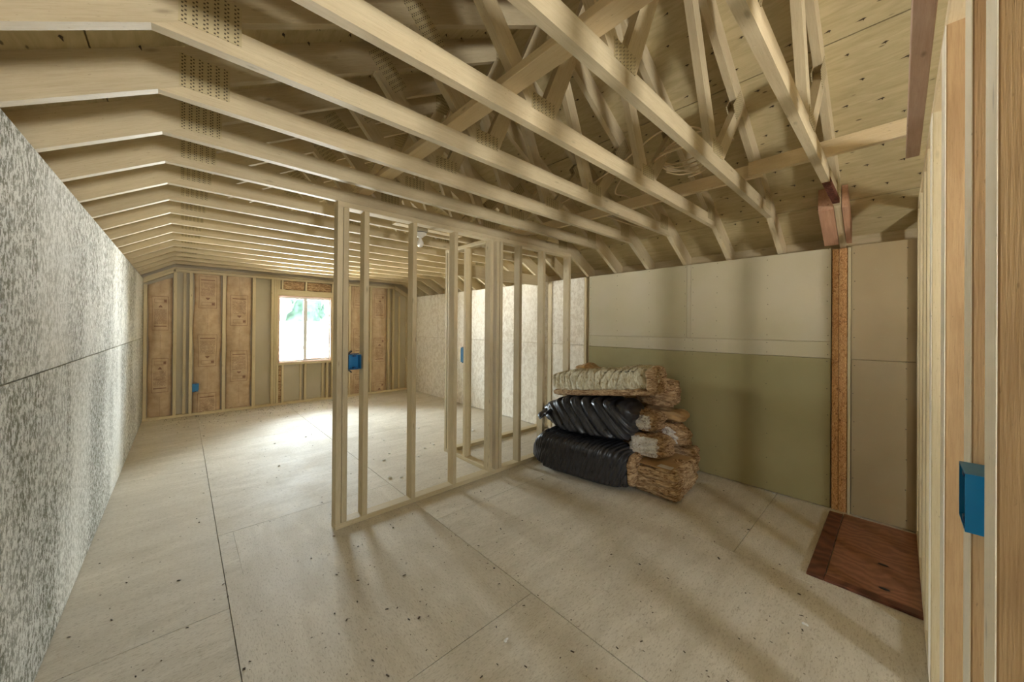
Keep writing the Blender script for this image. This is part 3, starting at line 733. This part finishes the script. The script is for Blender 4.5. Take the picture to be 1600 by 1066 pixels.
# ------------------------------------------------------------------ electrical boxes
def shell(name, sx, sy, sz, th, mat, M4, parent):
    """Open box; opening faces +Y."""
    bm = bmesh.new()
    def bb(x0, x1, y0, y1, z0, z1):
        r = bmesh.ops.create_cube(bm, size=1, matrix=T((x0+x1)/2, (y0+y1)/2, (z0+z1)/2) @ Matrix.Diagonal((x1-x0, y1-y0, z1-z0, 1)))
    bb(-sx/2, sx/2, -sy, -sy+th, -sz/2, sz/2); bb(-sx/2, -sx/2+th, -sy+th, 0, -sz/2, sz/2); bb(sx/2-th, sx/2, -sy+th, 0, -sz/2, sz/2)
    bb(-sx/2+th, sx/2-th, -sy+th, 0, -sz/2, -sz/2+th); bb(-sx/2+th, sx/2-th, -sy+th, 0, sz/2-th, sz/2)
    me = bpy.data.meshes.new(name); bm.to_mesh(me); bm.free(); me.materials.append(mat)
    return put(name, me, M4, parent)
def outlet(c, rotz, label, sx=.085, sz=.095, sy=.065):
    t = empty('electrical_box', c, label, 'outlet box', 'blue electrical boxes on the studs')
    m = T(*c) @ Matrix.Rotation(rotz, 4, 'Z')
    sh = shell('box_shell', sx, sy, sz, .0028, M['blue'], m, t)
    def sub(nm, x0, x1, y0, y1, z0, z1, mat):
        d = (x1 - x0, y1 - y0, z1 - z0); put(nm, board_mesh(d[0], d[1], d[2], mat, .0008), m @ T(x0, (y0 + y1) / 2, (z0 + z1) / 2), sh)
    sub('screw_boss', -.008, .008, -.03, -.001, sz/2 - .014, sz/2 - .003, M['blue_in']); sub('screw_boss', -.008, .008, -.03, -.001, -sz/2 + .003, -sz/2 + .014, M['blue_in'])
    sub('cable_slot', -.03, -.008, -sy + .008, -sy + .018, sz/2, sz/2 + .0012, M['black'])
    sub('nail_bracket', -sx/2 + .004, sx/2 - .004, -.045, -.037, sz/2 + .002, sz/2 + .008, M['blue_in']); sub('nail_bracket', -sx/2 + .004, sx/2 - .004, -.045, -.037, -sz/2 - .008, -sz/2 - .002, M['blue_in'])
    return t
outlet((.991, -.074, 1.171), 0, 'large blue electrical box with open front on the near stud wall')
t = outlet((.943, 2.70, 1.186), PI, 'blue electrical box between the first studs of the partition', .088, .105, .06)
for s in (-1, 1):
    q = T(.90, 2.745, 1.186 + s * .050) @ Matrix.Rotation(-s * .75, 4, 'Y'); put('mounting_ear', board_mesh(.055, .03, .007, M['black'], .001), q @ T(-.012, 0, 0), t)
outlet((2.31, 3.205, 1.14), PI, 'blue electrical box on the closet frame stud', .07, .16, .06)
t = outlet((.168, fy + .006, .44), PI, 'blue electrical box peeping out of the crumpled batt at the far wall', .08, .13, .02)

# ------------------------------------------------------------------ ceiling lamp holder
def lathe(name, prof, mat, m, parent, n=24):
    V, F = [], []
    for r, z in prof:
        for i in range(n): V.append((r * math.cos(2*PI*i/n), r * math.sin(2*PI*i/n), z))
    for j in range(len(prof) - 1):
        for i in range(n): F.append((j*n+i, j*n+(i+1) % n, (j+1)*n+(i+1) % n, (j+1)*n+i))
    return put(name, mesh(name, V, F, mat, True), m, parent)
lx, ly = 1.617, 2.98
t = empty('lamp_holder', (lx, ly, 2.352), 'white porcelain ceiling lamp holder with a bare clear bulb', 'ceiling light')
box('junction_box', lx - .05, lx + .05, ly - .05, ly + .05, 2.318, 2.351, M['sheath'], t)
m_ = T(lx, ly, 2.318)
lathe('gasket', [(0, 0), (.056, 0), (.056, -.005), (0, -.005)], M['black'], m_, t)
lb_ = lathe('base', [(0, -.005), (.055, -.005), (.057, -.012), (.052, -.024), (.034, -.030), (.026, -.044), (.018, -.046), (0, -.046)], M['white'], m_, t)
lathe('bulb', [(0, -.046), (.013, -.048), (.014, -.062), (.020, -.075), (.029, -.092), (.031, -.106), (.027, -.122), (.015, -.134), (0, -.138)], M['bulb'], m_, lb_)
bl = props(box('ceiling_blocking', lx - .25, lx + .45, ly - .03, ly + .06, 2.353, 2.40, M['wood_bright']), 'flat pale blocking the ceiling lamp holder is fixed to', 'wood block')

# ------------------------------------------------------------------ cables
def tube(name, pts, r, mat, parent=None, n=6, sub=8):
    P = [Vector(p) for p in pts]; Q = []
    for i in range(len(P) - 1):
        p0, p1, p2, p3 = P[max(i-1, 0)], P[i], P[i+1], P[min(i+2, len(P)-1)]
        for s in range(sub):
            t_ = s / sub; Q.append(.5 * ((2*p1) + (p2-p0)*t_ + (2*p0-5*p1+4*p2-p3)*t_*t_ + (3*p1-p0-3*p2+p3)*t_**3))
    Q.append(P[-1]); V, F = [], []; up = Vector((0, 0, 1))
    for i, q in enumerate(Q):
        d = (Q[min(i+1, len(Q)-1)] - Q[max(i-1, 0)]).normalized(); s_ = d.cross(up if abs(d.z) < .9 else Vector((1, 0, 0))).normalized(); u_ = s_.cross(d)
        for k in range(n): a_ = 2*PI*k/n; V.append(q + s_*r*math.cos(a_) + u_*r*math.sin(a_))
    for i in range(len(Q)-1):
        for k in range(n): F.append((i*n+k, i*n+(k+1) % n, (i+1)*n+(k+1) % n, (i+1)*n+k))
    F.append(tuple(range(n-1, -1, -1))); F.append(tuple((len(Q)-1)*n + k for k in range(n)))
    return put(name, mesh(name, V, F, mat, True), T(0, 0, 0), parent)
t = empty('cable_coil', (2.45, 1.0, 2.46), 'loose coil of tan electrical cable lying over the long edge brace', 'cable')
for k in range(5):
    ph = k * .9; cx, cy, cz = 2.47 + .02 * k, .98 - .015 * k, chord_z + .135 + .022 * k; rx, ry = .24 - .02 * k, .17 + .01 * k
    tube('cable_loop', [(cx + rx * math.cos(ph + a_ * .55), cy + ry * math.sin(ph + a_ * .55), cz + .03 * math.sin(a_ * .9 + k)) for a_ in range(13)], .0055, M['cable'], t)
tube('cable_run', [(2.30, 1.15, 2.56), (2.36, 1.3, 2.60), (2.46, 1.48, 2.50), (2.80, 1.55, 2.56), (3.15, 1.50, 2.46), (3.30, 1.60, 2.40), (3.05, 1.72, 2.43), (2.75, 1.80, 2.47)], .0055, M['cable'], t)
tube('cable_run', [(2.60, .95, 2.62), (2.45, .85, 2.72), (2.20, 1.0, 2.68), (2.15, 1.25, 2.55), (2.35, 1.9, 2.50), (2.40, 2.6, 2.46)], .0055, M['cable'], t)

# ------------------------------------------------------------------ brown floor hatch
t = empty('floor_hatch', (3.3, .1, 0), 'red-brown plywood hatch panel set on the floor below the strand-board post', 'hatch')
box('hatch_frame', 2.745, 3.80, .288, .366, .0, .016, M['hatch_dark'], t); box('hatch_frame', 2.745, 2.80, YB + 2.5, .286, 0, .016, M['hatch_dark'], t)
box('hatch_panel', 2.803, 3.828, YB + 2.5, .284, 0, .012, M['hatch'], t, ch=.001)
for x, y in ((3.18, .06), (2.89, .05)):
    lathe('finger_hole', [(0, 0), (.018, 0), (.018, -.0006), (0, -.0006)], M['black'], T(x, y, .0135) @ Matrix.Diagonal((.7, 1.3, 1, 1)), t, 14)

# ------------------------------------------------------------------ scraps on the floor
def scrap(x, y, s, label, group=None):
    me = loaf((s, s * .6, s * .3), 5, 2.2, s * .5, 1.2 / s, x * 7 + y, mat=M['scrap'], bottom=False)
    o = put('insulation_scrap', me, T(x, y, s * .3) @ Matrix.Rotation(R.random() * 6, 4, 'Z')); props(o, label, 'scrap', group)
scrap(1.118, 1.222, .013, 'curled white foam scrap alone on the open floor near the camera')
scrap(2.27, .306, .014, 'thin white splinter scrap on the floor before the red-brown hatch')
scrap(1.473, 3.277, .022, 'larger white scrap of the pair just behind the partition sole plate')
scrap(1.565, 3.211, .016, 'smaller white scrap of the pair just behind the partition sole plate')
scrap(3.86, .74, .012, 'white scrap at the foot of the drywall where the floor seam ends')
scrap(2.10, 3.15, .02, 'white scrap between the fourth and fifth studs behind the partition')
scrap(3.0, 4.0, .03, 'white scrap beyond the closet framing sole plate')
GL = 'small white scrap of fluff scattered on the far floor beyond the partition'
for x, y in ((1.587, 4.26), (2.286, 3.843), (2.142, 3.791), (1.957, 3.6), (1.9, 4.4), (1.45, 4.7), (2.5, 4.6), (1.2, 5.2), (2.0, 5.4), (1.75, 3.9), (1.62, 3.75), (.75, 4.3)):
    scrap(x, y, R.uniform(.009, .017), GL, 'white scraps on the far floor')
# dark crumbs by the far wall and over the floor
vs, fs = [], []
def crumb(x, y, s):
    i = len(vs); a_ = R.random() * 6; L = s * R.uniform(1, 3)
    for q, (u_, v_) in enumerate(((-L, -s), (L, -s), (L, s), (-L, s))): vs.append((x + u_ * math.cos(a_) - v_ * math.sin(a_), y + u_ * math.sin(a_) + v_ * math.cos(a_), .0008))
    vs.append((x, y, .0008 + s)); fs.extend([(i, i+1, i+4), (i+1, i+2, i+4), (i+2, i+3, i+4), (i+3, i, i+4)])
for _ in range(420):
    crumb(R.uniform(-.2, 2.9), YF - .05 - abs(R.gauss(0, .45)), R.uniform(.002, .0055))
for _ in range(800): crumb(R.uniform(XL + .05, XR - .1), R.uniform(.2, 6.8) if _ % 2 else R.uniform(.3, 2.6), R.uniform(.001, .0032) * (1.7 if R.random() < .12 else 1))
o = put('floor_crumbs', mesh('crumbs', vs, fs, M['nail']), T(0, 0, 0)); props(o, 'dark crumbs and splinters scattered over the plywood floor', 'debris', kind='stuff')

# ------------------------------------------------------------------ crumpled fibre in the small bays round the window
def fluff(x0, x1, z0, z1, seed, label):
    me = loaf(((x1 - x0) / 2, .028, (z1 - z0) / 2), 16, 8, .008, 14, seed, mat=M['fibre'], bottom=False)
    props(put('insulation_stuffing', me, T((x0 + x1) / 2, fb - .045, (z0 + z1) / 2)), label, 'insulation', 'insulation stuffed round the far window')
fluff(1.37, 1.715, 2.11, 2.268, 2.2, 'brown insulation stuffed above the left half of the window header')
fluff(1.755, 2.185, 2.11, 2.268, 4.2, 'brown insulation stuffed above the right half of the window header')
fluff(1.302, 1.342, .045, .71, 6.2, 'narrow strip of brown insulation stuffed under the window corner')

# ------------------------------------------------------------------ space behind the camera
wb = empty('wall_back', (1.7, YB, 0), kind='structure')
OX0, OX1, OZ0, OZ1 = .3, .8, 1.10, 1.70  # unseen opening, sized for the fill light it lets in
for x0, x1, z0, z1 in ((XL - .1, OX0, 0, 2.6), (OX1, XR + .15, 0, 2.6), (OX0, OX1, 0, OZ0), (OX0, OX1, OZ1, 2.6)):
    box('wall_board', x0, x1, YB - .1, YB, z0, z1, M['dry_up'], wb)
def gable(y0, name, parent):
    xa, xb = XL - .35, 2 * XM - XL + .35
    me, m = prism([(xa, 2.3), (xb, 2.3), (xb, zr(xb, RD) if zr(xb, RD) > 2.3 else 2.31), (XM, zr(XM, RD)), (xa, max(2.31, zr(xa, RD)))], .03, 0, M['sheath']); put(name, me, T(0, y0, 0) @ m, parent)
gable(YB - .12, 'gable_board', wb); gable(fb + .021, 'gable_board', wf)

# ------------------------------------------------------------------ outdoors, seen overexposed through the window
def tree(x, y, h, r, label, seed):
    t = empty('tree', (x, y, -3.2), label, 'tree', 'trees beyond the far window')
    lathe('trunk', [(.35, 0), (.28, h * .3), (.15, h * .6)], M['trunk'], T(x, y, -3.2), t, 10)
    me = loaf((r, r, h * .42), 14, 2.2, r * .45, 1.2 / r, seed, mat=M['leaf'], bottom=False)
    put('crown', me, T(x, y, -3.2 + h * .66), t)
for i, (x, y, h, r, lb) in enumerate(((2.0, 62, 9.6, 3.0, 'leftmost'), (8.4, 60, 10.2, 3.1, 'second from the left'), (14.8, 64, 9.0, 3.0, 'middle'), (21.4, 60, 10.0, 3.1, 'second from the right'), (29.5, 63, 9.4, 3.1, 'rightmost'))):
    tree(x, y, h, r, 'pale green tree far outside the window, %s of the row' % lb, i * 3.3)
props(box('boundary_wall', -40, 60, 54, 54.3, -3.2, 1.95, M['ground']), 'long white boundary wall far outside, below the trees', 'wall')
